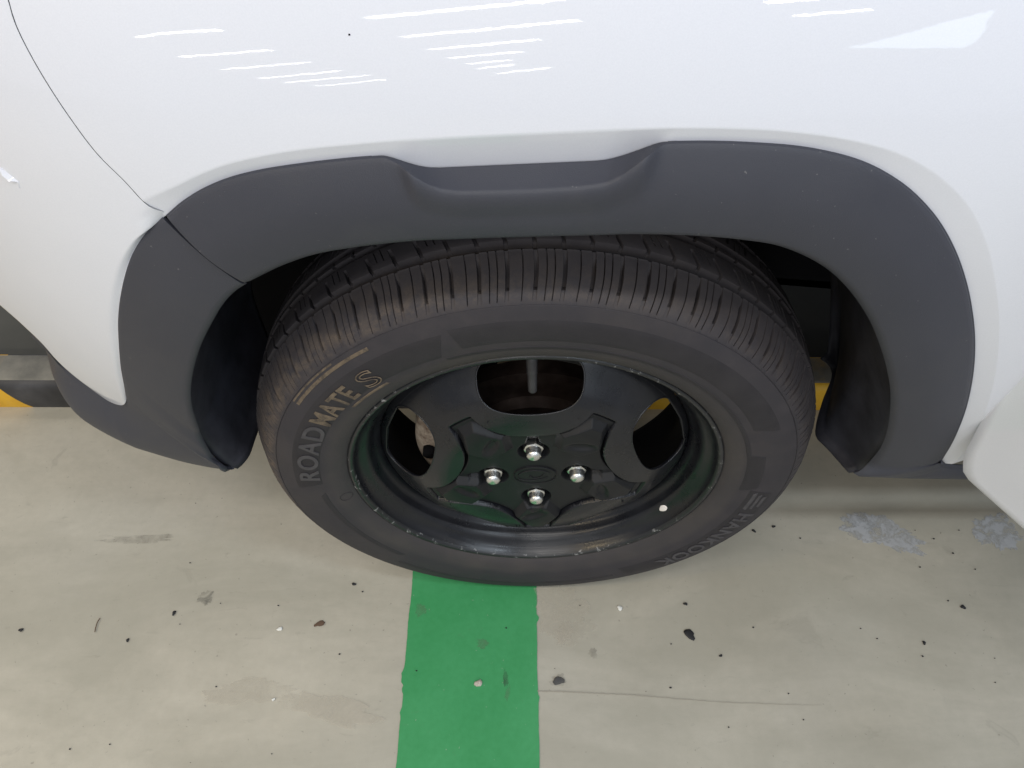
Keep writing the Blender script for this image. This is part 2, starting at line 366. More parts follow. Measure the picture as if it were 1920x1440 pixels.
# daylight sky beyond the open side of the deck, mirrored in the fender
sk = bpy.data.materials.new('daylight_sky'); sk.use_nodes = True; nt_ = sk.node_tree; nt_.nodes.clear()
em = nt_.nodes.new('ShaderNodeEmission'); em.inputs[0].default_value = (.74, .88, 1.0, 1); em.inputs[1].default_value = 3.4
ou = nt_.nodes.new('ShaderNodeOutputMaterial'); nt_.links.new(em.outputs[0], ou.inputs[0])
def mirror(u, v, y):
    P = hit(u, v); e = 1e-3
    dx = float(Yw(P[0]+e, P[2])-Yw(P[0]-e, P[2]))/(2*e); dz = float(np.interp(P[2]+.004, ZZ, YY)-np.interp(P[2]-.004, ZZ, YY))/.008
    n_ = np.array([dx, -1, dz]); n_ /= np.linalg.norm(n_); r = ray(u, v); q_ = r-2*np.dot(r, n_)*n_
    return P+(y-P[1])/q_[1]*q_
SKYP = [mirror(u, v, -4.5) for u, v in [(1590, 90), (1700, 90.5), (1812, 89), (1830, 78), (1848, 52), (1866, 17), (1790, 37), (1700, 62)]]
tag(mesh_obj('sky', SKYP, [tuple(range(len(SKYP)))], sk, None, False), kind='structure')

# wheel stop
prof = []
for a in np.linspace(0, math.pi/2, 9): prof.append((.337+.012*(1-math.sin(a)) - .000, .052+.022*math.sin(a)) if False else (.350-.016*math.cos(a), .056+.016*math.sin(a)))
prof = [(.338, 0), (.3345, .014), (.333, .030), (.333, .046)] + prof + [(.392, .0725), (.401, .070), (.405, .062), (.407, 0)]
xs = np.linspace(-1.9, 2.1, 81); G = np.array([[(x, y, z) for y, z in prof] for x in xs])
stop = grid_obj('wheel_stop', G, M_STOP, None, outward=(0, 0, 1), sharp=30)
stop.rotation_euler = (0, 0, -.0045)
tag(stop, 'black and yellow banded wheel stop bar lying on the floor behind the tyre', 'wheel stop')

# ------------------------------------------------------------------ car
car = empty('car', (0, 0, 0))
tag(car, 'white car with black plastic arch cladding and black steel wheel, one door open', 'car')

# --- traced outlines (photo pixels) put on the body side
SEAM = [(16, 0), (29, 44), (55, 98), (91, 160), (135, 226), (182, 288), (233, 339), (268, 377), (290, 394), (310, 405)]
LOBE = [(310, 405), (290, 421), (270, 446), (250, 481), (235, 521), (226, 561), (222, 602), (223, 642), (227, 690), (234, 728), (237, 745)]
TIP = [(237, 745), (236, 753), (229, 757), (216, 756)]
WLOW = [(216, 756), (200, 750), (170, 733), (140, 711), (112, 686), (85, 656), (50, 623), (25, 601), (0, 580)]
EDGE = [(310, 405), (340, 379), (380, 354), (430, 333), (490, 318), (560, 307), (640, 297.5), (700, 292.5), (720, 292), (738, 296), (762, 304), (790, 311.5), (815, 314),
        (850, 313), (1000, 306.5), (1080, 303), (1130, 300), (1165, 292), (1200, 280), (1232, 268.5), (1250, 265.5), (1290, 264.5), (1340, 264.5), (1400, 266.5), (1480, 272), (1540, 281),
        (1600, 296), (1650, 317), (1700, 349), (1740, 387), (1770, 427), (1795, 476), (1812, 526), (1822, 572), (1828, 622), (1828, 672), (1822, 722), (1810, 772), (1790, 822), (1770, 857), (1762, 868)]
CREASE = [(268, 377), (300, 362), (328, 350), (375, 327), (437, 305), (547, 283), (693, 268), (800, 260), (1000, 250), (1200, 241.5), (1350, 240.5), (1480, 247), (1600, 264), (1690, 290),
          (1760, 330), (1815, 385), (1848, 450), (1865, 520), (1874, 600), (1870, 680), (1855, 750), (1830, 815), (1800, 856), (1785, 870)]
INNER = [(466, 534), (531, 503), (600, 481), (700, 465), (800, 455.5), (900, 450), (1000, 447), (1100, 445), (1200, 445), (1300, 448), (1400, 457), (1470, 470), (1540, 502), (1590, 545),
         (1630, 602), (1655, 662), (1668, 712), (1672, 752), (1668, 802), (1655, 842), (1632, 872)]
INNER_L = [(466, 534), (428, 562), (403, 598), (376, 650), (362, 694), (356, 734), (359, 772), (375, 819), (400, 860), (420, 878)]
NU = np.array([700, 722, 742, 765, 790, 815, 850, 1000, 1100, 1150, 1180, 1215, 1240, 1252.])
NV = np.array([296, 297, 308, 331, 347, 357, 361, 357, 352, 345, 330, 300, 276, 269.])

def inset_at(u, ve):
    b = np.interp(u, NU, NV) - ve if NU[0] < u < NU[-1] else 0
    return .0050 + .0075*float(np.clip((b-4)/46, 0, 1))

# --- fender
NCOL = 320
e_px = curve(EDGE, NCOL); c_px = curve(CREASE, NCOL)
E3 = np.array([hit(u, v, inset_at(u, v)) for u, v in e_px])
C3 = np.array([hit(u, v) for u, v in c_px])
seam3 = np.array([hit(u, v) for u, v in curve(SEAM, 90)])          # top -> cladding
sx = seam3[:, 0]; sz = seam3[:, 2]
top_ext = np.array([(seam3[0, 0]-.045*t*1.0, seam3[0, 2]+(1.06-seam3[0, 2])*t) for t in np.linspace(1, 0, 14)[:-1]])
seamxz = np.vstack([top_ext, np.stack([sx, sz], 1)])                # from hood height down to the cladding
gap = .00045
XR = .475
outer = np.vstack([[seamxz[0]], [(XR, 1.06)], [(XR, .395)]])
outer_s = resample(np.vstack([resample(outer[:2], 160), resample(outer[1:], 140)]), NCOL)
# spread: few columns to the top, rest to the right side, following the crease direction
ang = np.linspace(0, 1, NCOL); outer_s = np.stack([np.interp(ang, np.linspace(0, 1, NCOL), outer_s[:, k]) for k in (0, 1)], 1)
kc = int(np.argmin(np.hypot(seamxz[:, 0]-C3[0, 0], seamxz[:, 1]-C3[0, 2])))
svals = np.r_[0, .006, .015, np.linspace(.03, 1, 46)]
seam_up = resample(seamxz[:kc+1][::-1], 400)
rows = []
band = [0, .08, .25, .5, .75, .92]
for t in band: rows.append(None)
G = np.zeros((NCOL, len(band)+len(svals), 3))
for i in range(NCOL):
    e, c = E3[i], C3[i]
    for j, t in enumerate(band):
        G[i, j] = e+(c-e)*t
    wgt = max(0, 1-i/60)**2
    for j, s in enumerate(svals):
        p = np.array([c[0], c[2]])*(1-s)+outer_s[i]*s
        line0 = np.array([C3[0, 0], C3[0, 2]])*(1-s)+outer_s[0]*s
        p = p+wgt*(seam_up[min(399, int(round(s*399)))]-line0)
        G[i, len(band)+j] = (p[0], float(Yw(p[0], p[1])), p[1])
G[0, :, 0] += gap*.6
fender = grid_obj('fender', G, M_PAINT, car, .003, sharp=0, rim=M_SHUT)

# --- bumper (painted upper part)
tipc = [tuple(p) for p in LOBE] + TIP[1:]
low_px = curve(LOBE, 120); tip_px = curve(TIP, 14)
LOFF = .0025+.0030*(1-smooth(0, .35, np.linspace(0, 1, 120)))       # how far the paint dips in beside the cladding
right = np.array([hit(u, v, o_) for (u, v), o_ in zip(low_px[::-1], LOFF[::-1])])   # tip -> seam
lobe_len = np.linalg.norm(np.diff(right, axis=0), axis=1).sum()
right = np.vstack([right, np.stack([seamxz[::-1, 0], Yw(seamxz[::-1, 0], seamxz[::-1, 1]), seamxz[::-1, 1]], 1)[1:]])
bot_px = np.vstack([tip_px, curve(WLOW, 80)[1:]]); boff = .0025*(1-smooth(0, 30, np.arange(len(bot_px))))
bot = np.array([hit(u, v, o_) for (u, v), o_ in zip(bot_px, boff)])
bz = bot[-1]
ext = np.array([(bz[0]+(-.82-bz[0])*t, 0, bz[2]+.035*t) for t in np.linspace(0, 1, 30)[1:]]); ext[:, 1] = Yw(ext[:, 0], ext[:, 2])
bot = np.vstack([bot, ext])
NR, NB = 220, 150
all_len = np.linalg.norm(np.diff(right, axis=0), axis=1).sum(); lobe_f = lobe_len/all_len; cre_f = (lobe_len+float(np.linalg.norm(C3[0]-E3[0])))/all_len
Rr = resample(right, NR); Bb = resample(bot, NB)
# denser towards the arch
tb = np.linspace(0, 1, NB)**1.35; dB = np.r_[0, np.cumsum(np.linalg.norm(np.diff(bot, axis=0), axis=1))]
Bb = np.stack([np.interp(tb*dB[-1], dB, bot[:, k]) for k in range(3)], 1)
Tp = np.stack([Rr[-1, 0]+(-.82-Rr[-1, 0])*tb, 0*tb, np.full(NB, 1.06)], 1)
Lf = np.stack([np.full(NR, -.82), np.zeros(NR), np.linspace(Bb[-1, 2], 1.06, NR)], 1)
G = np.zeros((NR, NB, 3))
for i in range(NR):
    a = i/(NR-1)
    for j in range(NB):
        b = tb[j]
        p = (1-b)*Rr[i]+b*Lf[i]+(1-a)*Bb[j]+a*Tp[j]-((1-a)*(1-b)*Rr[0]+(1-a)*b*Bb[-1]+a*(1-b)*Rr[-1]+a*b*Tp[-1])
        G[i, j] = p
        d = np.linalg.norm(G[i, j, [0, 2]]-Rr[i, [0, 2]])
        ins = (float(np.interp(a/lobe_f, np.linspace(0, 1, 120), LOFF[::-1])) if a < lobe_f else .0055*(1-smooth(lobe_f, cre_f, a)))*(1-smooth(0, .026, d))
        dz = np.linalg.norm(G[i, j, [0, 2]]-Bb[j, [0, 2]])
        roll = .006*(1-smooth(0, .02, dz))**2
        G[i, j, 1] = float(Yw(p[0], p[2])) + max(ins, 0) + roll*smooth(0.05, .25, b)
i0 = int(lobe_f*NR)+1
for j in range(20): G[i0:, j, 0] -= gap*(1-j/20)
bumper = grid_obj('bumper', G, M_PAINT, car, .003, sharp=0, rim=M_SHUT)

# grey strip standing in for the shade inside the fender-bumper shut line
sp = np.stack([seamxz[:, 0], Yw(seamxz[:, 0], seamxz[:, 1]), seamxz[:, 1]], 1); sp[-12:, 1] += np.linspace(0, .0055, 12)
V = []
for p in sp: V += [(p[0]-.005, p[1]+.0030, p[2]+.003), (p[0]+.005, p[1]+.0030, p[2]-.003)]
mesh_obj('gap_shade_strip', V, [(2*i, 2*i+1, 2*i+3, 2*i+2) for i in range(len(sp)-1)], M_SHUT, car)

# --- fender cladding with scooped notch, and the sill behind it
NC = 300
sill_o = np.array([(1762, 868), (1768, 873), (1785, 877), (1815, 878)]); sill_i = np.array([(1632, 872), (1615, 888), (1600, 893), (1700, 896), (1815, 898)])
o_px = curve(EDGE, NC); i_px = resample(catmull(INNER), NC)
prev = None; cols = []
tface = np.r_[0, .02, .05, np.linspace(.1, .9, 14), .95, 1.0]; tfac = [.08, .25, .5, .75, .92, 1.0]
def clad_col(pi, po, ridge, po_off):
    col = []
    yi = float(Yw(pi[0], pi[2])); di = pi[1]-yi; yr = float(Yw(ridge[0], ridge[2])); dr = ridge[1]-yr
    for t in tface:
        x = pi[0]+(ridge[0]-pi[0])*t; z = pi[2]+(ridge[2]-pi[2])*t
        y = float(Yw(x, z))+di*(1-t)+dr*float(smooth(.45, 1, t)) + .004*(1-smooth(0, .06, t)) - .0055*math.sin(math.pi*t)**.8
        col.append((x, y, z))
    for t in tfac:
        p = ridge+(po-ridge)*t; p[1] += .0008*math.sin(math.pi*t)
        col.append(tuple(p))
    return col
for k in range(NC):
    u, v = o_px[k]; ins = inset_at(u, v)
    po = hit(u, v, ins-.0012); pi = hit(*i_px[k])
    dpx = np.array(i_px[k])-o_px[k]; dpx = dpx/np.linalg.norm(dpx)
    nb = max(0.0, float(np.interp(u, NU, NV))-v) if NU[0] < u < NU[-1] else 0.0
    wn_ = float(smooth(2, 26, nb)); q_px = o_px[k]+dpx*max(5.0, nb)
    rg = hit(*q_px, (ins*.5-.0012)*(1-wn_)-.0070*wn_)
    cols.append(clad_col(pi, po, rg, ins))
# tail to the sill, going on under the door
so = resample(sill_o, 26)[1:]; si = resample(catmull(sill_i[:3]), 14)[1:]; si2 = resample(sill_i[2:], 14)[1:]; si = np.vstack([si, si2])[:25]
si = resample(np.vstack([i_px[-1:], si]), 26)[1:]
zi = np.interp(np.arange(25), [0, 8, 24], [float(hit(*i_px[-1])[2])-.006, .335, .333])
for k in range(25):
    po = hit(*so[k], .0); pi = at_z(*si[k], zi[k]); rg = po+(pi-po)*.04
    cols.append(clad_col(pi, po, rg, 0))
last = np.array(cols[-1])
for dx in (.05, .15, .3, .6, 1.2): cols.append([tuple(p+np.array([dx, 0, 0])) for p in last])
clad = grid_obj('fender_cladding', np.array(cols), M_PLASTIC, car, .004, bevel=.0008, sharp=0)

# --- bumper cladding and lower valance
NL_ = 120
il = [hit(u, v) for u, v in curve(INNER_L[:8], NL_-20)]
corner = at_z(438, 885, .335)
tail = [at_z(u, v, z) for u, v, z in [(400, 862, .370), (388, 845, .395), (400, 862, .370), (421, 879, .347)]] + [corner]
innerL = resample(catmull(np.vstack([resample(np.array(il), 16), tail[1:]])), NL_)
outL = resample(np.array([hit(u, v, float(np.interp(k_/(NL_-1), np.linspace(0, 1, 120), LOFF))-.0012) for k_, (u, v) in enumerate(curve(LOBE, NL_))]), NL_)
VAL = [(438, 885, .335), (400, 880, .334), (330, 863, .334), (250, 833, .336), (180, 795, .340), (130, 748, .348), (102, 703, .362), (86, 656, .380)]
vl = np.array([at_z(*p) for p in VAL]); vl = np.vstack([vl, [at_y(66, 628, .22)]]); vl = resample(catmull(vl), 100)
wl = np.array([hit(u, v, o_+.0012+.010*float(smooth(16, 50, n_))) for n_, ((u, v), o_) in enumerate(zip(bot_px, boff))]); wl = resample(wl[:-22], 100)
cols = []
tt_ = np.r_[np.linspace(0, 1, 22), 1.05, 1.14]
for k in range(NL_):
    pi, po = innerL[k], outL[k]; col = []
    di = pi[1]-float(Yw(pi[0], pi[2])); do = po[1]-float(Yw(po[0], po[2]))
    for t in tt_:
        x = pi[0]+(po[0]-pi[0])*t; z = pi[2]+(po[2]-pi[2])*t
        col.append((x, float(Yw(x, z))+di*(1-min(t, 1))+do*min(t, 1)+.004*(1-smooth(0, .06, t))-.003*math.sin(math.pi*min(t, 1))+.006*max(0, min(1, (t-1)/.05)), z))
    cols.append(col)
bl0 = np.array(cols[-1])
for k in range(1, 100):
    pi, po = vl[k], wl[k]; col = []
    for t in tt_:
        p = pi+(po-pi)*t; p = p + np.array([-.5, -.8, 0])*.016*math.sin(math.pi*min(t, 1))*min(1, k/25)*float(1-smooth(45, 85, k))+np.array([0, .006, 0])*max(0, min(1, (t-1)/.05))
        col.append(tuple(p))
    b = max(0, 1-k/45)**2
    col = [tuple(np.array(q)+b*(bl0[m]-(vl[0]+(wl[0]-vl[0])*tt_[m]))) for m, q in enumerate(col)]
    cols.append(col)
G = np.array(cols)
for k in range(4): G[k, :, 0] -= .0026*(1-k/4); G[k, :, 2] -= .0022*(1-k/4)
V = []
for q in range(22):
    c_ = np.array(cols[0][q]); V += [c_+np.array([-.006, .0032, -.005]), c_+np.array([.006, .0032, .005])]
mesh_obj('cladding_joint', V, [(2*q, 2*q+1, 2*q+3, 2*q+2) for q in range(21)], M_DARK, car)
bclad = grid_obj('bumper_cladding', G, M_PLASTIC, car, .004, bevel=.0008, sharp=0)

# --- wheel arch liner
NA = 200
arch_px = np.vstack([curve(INNER_L[:8], 70)[::-1], curve(INNER, 150)[1:]])
arch = np.array([hit(u, v, .004) for u, v in arch_px])
archb = np.vstack([[tail[-1]+np.array([.002, .004, 0])], [tail[3]+np.array([.001, .004, 0])], arch, [at_z(1615, 888, .335)+np.array([0, .004, 0])], [at_z(1600, 893, .333)+np.array([0, .004, 0])]])
arch = resample(archb, NA)
def poly3(pl): return resample(catmull(np.array([at_z(*p) for p in pl])), 30)
Lb = poly3([(438, 884, .335), (452, 874, .334), (468, 854, .335), (478, 826, .335), (489, 796, .336), (505, 760, .34), (520, 720, .345), (535, 680, .35)])
Rb = poly3([(1600, 893, .333), (1585, 877, .332), (1570, 860, .33), (1548, 836, .33), (1531, 818, .33), (1530, 795, .33), (1542, 752, .33), (1561, 697, .335), (1540, 672, .35)])
G = np.zeros((NA, 30, 3))
for i in range(NA):
    p0 = arch[i]; rx, rz = p0[0], p0[2]-ZC; rr = math.hypot(rx, rz)
    rin = max(.385, min(rr-.0, .42)); ux, uz = rx/rr, rz/rr
    wl_ = max(0, 1-i/45)**1.5; wr_ = max(0, 1-(NA-1-i)/45)**1.5
    for j in range(30):
        s = j/29; r_ = rr+(rin-rr)*smooth(0, .5, s)+.004+.003*smooth(0, .06, s)
        p = np.array([ux*r_, p0[1]+(.29-p0[1])*s, ZC+uz*r_])
        p = p*(1-wl_-wr_)+(Lb[j]+(arch[i]-arch[0])*np.array([1, 0, 1]))*wl_+(Rb[j]+(arch[i]-arch[-1])*np.array([1, 0, 1]))*wr_
        if j == 0: p = arch[i]+np.array([ux, 0, uz])*.007+np.array([0, .0025, 0])
        G[i, j] = p
liner = grid_obj('wheel_arch_liner', G, M_LINER, car, .003, outward=(0, 0, -1), sharp=0)
V = [(x, .29, z) for x, z in [(-.05, .36), (-.05, .14), (-.43, .14), (-.43, .36)]+[(.43*math.cos(a), ZC+.43*math.sin(a)) for a in np.linspace(math.pi-.05, .05, 30)]+[(.43, .36)]]
mesh_obj('inner_wing', V, [tuple(range(len(V)))], M_DARK, car, False)
v, f = join([box(-.62, .42, .30, 1.45, .36, .40), box(.44, 1.7, .06, 1.6, .335, .37), box(-.74, -.46, .34, 1.4, .40, .43)])
mesh_obj('underbody', v, f, M_DARK, car, False)
# fixings in the liner
for u, vv, z in [(366, 764, .50)]: pass

# chip in the paint
pc_ = hit(655, 65); v, f = tube_mesh([pc_+np.array([0, -.0003, 0]), pc_+np.array([0, .0006, 0])], .00065, 8); mesh_obj('paint_chip', v, f, M_DARK, car)
# --- hood edge above the frame
hx = np.linspace(-.80, .475, 40); G = np.array([[(x, float(Yw(x, 1.06))+.003+dy, 1.062+dz) for dy, dz in ((0, 0), (.02, .004), (.1, .012), (.4, .03), (.9, .035))] for x in hx])
grid_obj('hood', G, M_PAINT, car, .004, outward=(0, 0, 1), sharp=0)

# --- door, standing open
phi = R(52); A = at_y(1803, 868, -.052); dirv = np.array([math.cos(phi), -math.sin(phi), 0]); nv = np.array([-math.sin(phi), -math.cos(phi), 0])
def door_pt(u, v):
    r = ray(u, v); t = np.dot(A-CAM, nv)/np.dot(r, nv); return CAM+t*r
dp = [door_pt(u, v) for u, v in [(1920, 642), (1880, 712), (1845, 776), (1818, 828), (1806, 850), (1802, 868), (1801, 884), (1806, 897), (1822, 913), (1860, 947), (1920, 1000)]]
dl = [(float(np.dot(p-A, dirv)), float(p[2])) for p in dp]
e0 = np.array(dl[0]); e1 = np.array(dl[1]); upd = (e0-e1)/np.linalg.norm(e0-e1)
topf = e0+upd*((1.0-e0[1])/upd[1]) if upd[1] > .1 else e0+np.array([0, .3])
b0_, b1_ = np.array(dl[-2]), np.array(dl[-1]); bd = (b1_-b0_)/np.linalg.norm(b1_-b0_)
front = catmull([tuple(topf)]+dl[:6], 10); bottom = catmull(dl[5:]+[tuple(b1_+bd*.2), tuple(b1_+bd*.9*np.array([1, .1]))], 10)
outl = np.vstack([front, bottom[1:]])
# lean-to grid: rows along outline front->bottom mapped to far upper corner region
far = np.array([1.0, 1.0]); nO = 150; O_ = resample(outl, nO)
side_far = resample(np.vstack([[topf], far, [bottom[-1]]]), nO)
G = np.zeros((nO, 26, 3))
sv = np.r_[0, .004, .01, .02, .04, np.linspace(.07, 1, 21)]
for i in range(nO):
    for j, s in enumerate(sv):
        a_, z_ = O_[i]*(1-s)+side_far[i]*s
        bul = .012*(1-((z_-.75)/.45)**2)
        p = np.array([A[0], A[1], 0])+dirv*a_+nv*(bul*smooth(0, .12, s)-.004*(1-smooth(0, .012, s)))
        G[i, j] = (p[0], p[1], z_)
door = grid_obj('door', G, M_PAINT, car, .03, outward=tuple(nv), bevel=.002, sharp=0)
jm = Mat('door_jamb_trim', (.03, .033, .05), .5); M_JAMB = jm.m
v, f = box(.452, 1.5, .012, .06, .37, .44)
mesh_obj('door_sill', v, f, M_JAMB, car, False)
v, f = box(.452, .50, .035, .12, .44, 1.02); mesh_obj('door_pillar', v, f, M_JAMB, car, False)

# ------------------------------------------------------------------ wheel
wheel = empty('wheel', (0, 0, ZC), car)
ROT = R(3.0)
# tyre section: (radius, y), outer sidewall first
YM = .0825
half = [(.2165, .012), (.219, .004), (.224, -.003), (.230, -.0065), (.238, -.0098), (.248, -.0122), (.258, -.0134), (.268, -.0138), (.278, -.0132), (.288, -.0112), (.2945, -.0092),
        (.2985, -.0076), (.2992, -.0066), (.2998, -.0072), (.3025, -.0056), (.3065, -.0022), (.3105, .0018), (.3145, .0068), (.3175, .0115), (.3205, .0175), (.3235, .0238), (.3262, .0290), (.3272, .0315), (.3283, .0335)]
trd = [(.3286, .0338), (.3205, .0350), (.3200, .0430), (.3303, .0446), (.3308, .0455), (.3316, .0520), (.3322, .0580), (.3325, .0640), (.3327, .0690), (.3327, .0700), (.3225, .0710), (.3225, .0790), (.3329, .0800), (.3330, .0825)]
prof_t = half+trd
full = prof_t+[(r, 2*YM-y) for r, y in prof_t[::-1][1:]]
lab = []
for i, (r, y) in enumerate(full):
    yy_ = min(y, 2*YM-y); lab.append((r, yy_))
NP = 78; per = 2*math.pi/NP
bp = []     # (fraction inside pitch, depth class)
def feat(c, w, cls): return [(c-w/2-.010, 0), (c-w/2, cls), (c+w/2, cls), (c+w/2+.010, 0)]
V = []; n = len(full)
pat = [[(.11, .135, 3), (.46, .030, 1), (.74, .030, 1)], [(.11, .135, 3), (.57, .030, 1)]]
angs = []
for p in range(NP):
    for c, w, cls in pat[p % 2]:
        for fr, k in feat(c, w, cls): angs.append(((p+fr)*per, k, p))
    angs.append(((p+.90)*per, 0, p)); angs.append(((p+.30)*per, 0, p))
angs.sort(key=lambda a: a[0])
for a, cls, p in angs:
    for (r, yy_), (r0, y0) in zip(lab, full):
        dr = 0; sh = 0
        if r0 > .3015 and yy_ < .0345:                 # shoulder rib
            u_ = (yy_+.0056)/.039; sh = .010*(u_-.5)**2*4*.5 - .006*u_
            if cls == 3: dr = .0066*smooth(.0010, .0065, yy_)*(1-.82*smooth(.0265, .0300, yy_)) + .0018*smooth(-.0062, -.003, yy_)*(1-smooth(.001, .006, yy_))
            elif cls == 1: dr = .0036*smooth(-.0062, -.0030, yy_)*(1-.6*smooth(.0285, .0310, yy_))
        elif .0440 < yy_ < .0705 and r0 > .329:        # second rib: half-depth chevron slots
            u_ = (yy_-.044)/.026; sh = .030*u_
            if cls == 3 and yy_ < .062: dr = .0045
            elif cls == 1 and p % 2 == 0 and yy_ > .056: dr = .0035
        elif yy_ >= .0795 and r0 > .329:
            if cls == 3: dr = .003
        aa = a+sh+ROT; rr_ = r0-dr
        z_ = rr_*math.sin(aa); x_ = rr_*math.cos(aa); yb = y0
        if z_ < -.300:                                  # flattened and bulged at the contact patch
            k_ = (-.300-z_)/.033
            if r0 < .322: yb += (-.003 if y0 < YM else .003)*k_
        V.append((x_, yb, max(z_, -ZC+.0006)))
tyre = mesh_obj('tyre', V, grid_faces(len(angs), n, True), M_RUBBER, wheel, True, 32)
HR = np.array([h[0] for h in half]); HY = np.array([h[1] for h in half])
def on_sidewall(r, a, lift=.0005):
    y = float(np.interp(r, HR, HY)); return (r*math.cos(a), y-lift, r*math.sin(a))
def side_arc(a0, a1, r0, r1, lift=.0004, sl0=0, sl1=0, nr=8):
    # slanted ends: the angle shifts by sl at the outer radius
    na = max(6, int(abs(a1-a0)*60)); V = []
    for i in range(na+1):
        for j in range(nr+1):
            t = j/nr; s = i/na; a = R(a0)+(R(a1)-R(a0))*0
            a = (R(a0)+R(sl0)*t)*(1-s)+(R(a1)+R(sl1)*t)*s
            edge = (j in (0, nr)) or (i in (0, na))
            V.append(on_sidewall(r0+(r1-r0)*t, a, -.0006 if edge else lift))
    return V, grid_faces(na+1, nr+1)
def panel(name, arcs, mat):
    v, f = join([side_arc(*a) for a in arcs])
    Vn = np.array(v); F2 = [q[::-1] for q in f]
    o = mesh_obj(name, v, f, mat, wheel)
    me = o.data
    if sum(p.normal.y for p in me.polygons) > 0: me.flip_normals()
    return o
panel('sidewall_panel', [(106.5, 26, .2545, .2865, .0004, 1.5, -3)], M_PANEL)
panel('sidewall_panel', [(111, 14, .2435, .2495, .0004, .5, -1)], M_PANEL)
panel('sidewall_panel', [(15, -3.5, .2425, .2665, .0004, -2, 2)], M_PANEL)
panel('sidewall_panel', [(179.5, 112.5, .2475, .2835, .0004, 2, -3.5)], M_PANEL)
panel('sidewall_panel', [(227, 184, .2510, .2600, .0004, -2, 2)], M_PANEL)
panel('sidewall_panel', [(-2.5, -62, .2545, .2895, .0004, -2, 2)], M_PANEL)
panel('sidewall_panel', [(-65, -132, .2700, .2780, .0004, 0, 0)], M_PANEL)
panel('scuff_mark', [(148, 124, .2905, .2945, .0007, 0, 0)], M_TAN)
panel('scuff_mark', [(148, 133, .2965, .2985, .0005, 0, 0)], M_TAN)
panel('scuff_mark', [(141, 127.5, .2425, .2462, .0008, .5, .8)], M_TAN)

def text_geo(s, size, bold=.0, outline=False):
    cu = bpy.data.curves.new('txt', 'FONT'); cu.body = s; cu.size = size; cu.resolution_u = 5; cu.space_character = 1.08
    if outline: cu.fill_mode = 'NONE'; cu.bevel_depth = size*.018; cu.bevel_resolution = 0
    else: cu.offset = bold; cu.extrude = .0004
    o = bpy.data.objects.new('txt', cu); COL.objects.link(o)
    dg_ = bpy.context.evaluated_depsgraph_get(); dg_.update(); me = o.evaluated_get(dg_).to_mesh()
    V = np.array([tuple(v.co) for v in me.vertices]); Fc = [tuple(p.vertices) for p in me.polygons]
    o.evaluated_get(dg_).to_mesh_clear(); bpy.data.objects.remove(o); bpy.data.curves.remove(cu)
    return V, Fc
def wrap_text(s, a_start, a_end, r_base, cap, mat, name='lettering', bold=.0006, outline=False, lift=.0011):
    V, Fc = text_geo(s, cap/.72, bold, outline)
    x0, x1 = V[:, 0].min(), V[:, 0].max(); y0 = V[:, 1].min(); y1 = V[:, 1].max()
    out = []
    for x, y, z in V:
        a = R(a_start+(a_end-a_start)*(x-x0)/(x1-x0)); r = r_base+(y-y0)/(y1-y0)*cap
        out.append(on_sidewall(r, a, lift+z))
    return mesh_obj(name, out, Fc, mat, wheel, False)
wrap_text('ROAD', 177.5, 153.0, .2515, .0235, M_LETTER)
wrap_text('MATE', 151.5, 135.5, .2510, .0235, M_TAN)
wrap_text('S', 132.2, 127.3, .2505, .0245, M_TAN, outline=True)
wrap_text('HANKOOK', -14.5, -50.0, .2640, .0210, M_LETTER)
# winged emblem in front of the maker's name
eb = []
for r0, r1, a0, a1 in [(.262, .270, -4.5, -12.0), (.270, .2765, -5.5, -11.5), (.2765, .284, -6.5, -10.5)]:
    eb.append(side_arc(a0, a1, r0, r1, .0011, 1, -.5, 3))
v, f = join(eb); mesh_obj('emblem', v, f, M_LETTER, wheel)
rc = [on_sidewall(.2325+.0072*math.sin(t), R(189)+.0072/.2325*math.cos(t), .0002) for t in np.linspace(0, 2*math.pi, 33)[:-1]]
v, f = tube_mesh(np.array(rc), .0004, 5, True); mesh_obj('ring_mark', v, f, M_PANEL, wheel)

# rim barrel and lip
rimp = [(.2150, .010), (.2205, .006), (.2212, .0020), (.2200, -.0004), (.2178, -.0010), (.2155, .0004), (.2142, .0035), (.2125, .0090), (.2085, .0140), (.2035, .0175), (.1995, .0205), (.1972, .0250), (.1955, .0310), (.1925, .0350),
        (.1895, .0380), (.1870, .0440), (.1850, .0520), (.1825, .0620), (.1810, .0800), (.1880, .1000), (.1960, .1150), (.2000, .1500), (.2040, .1600), (.2200, .1640), (.2200, .1660), (.2020, .1640), (.1975, .1520), (.1935, .1180), (.1860, .1020), (.1790, .0820), (.1790, .0800)]
rim = lathe('rim', rimp[:17], 220, M_STEEL, wheel, 60)
barrel = lathe('rim_barrel', rimp[16:20] + [(.1960, .1150), (.2000, .1500), (.2040, .1600), (.2200, .1640)], 160, M_BARREL, wheel, 60)
barrel.data.flip_normals()
for p in rim.data.polygons: p.use_smooth = True
rim.data.flip_normals()
liprim = lathe('rim_lip', [(.2214, .0025), (.2202, -.0010), (.2178, -.0016), (.2152, -.0002), (.2138, .0034)], 260, M_LIP, wheel, 80)
liprim.data.flip_normals()

def star_r(a):
    al = abs(((a-R(90)-ROT+R(36)) % R(72))-R(36))            # angle from nearest hole direction
    q = .084**2-(.17*math.sin(al))**2
    if q <= 0: return .1345
    return min(.1345, .17*math.cos(al)-math.sqrt(q))
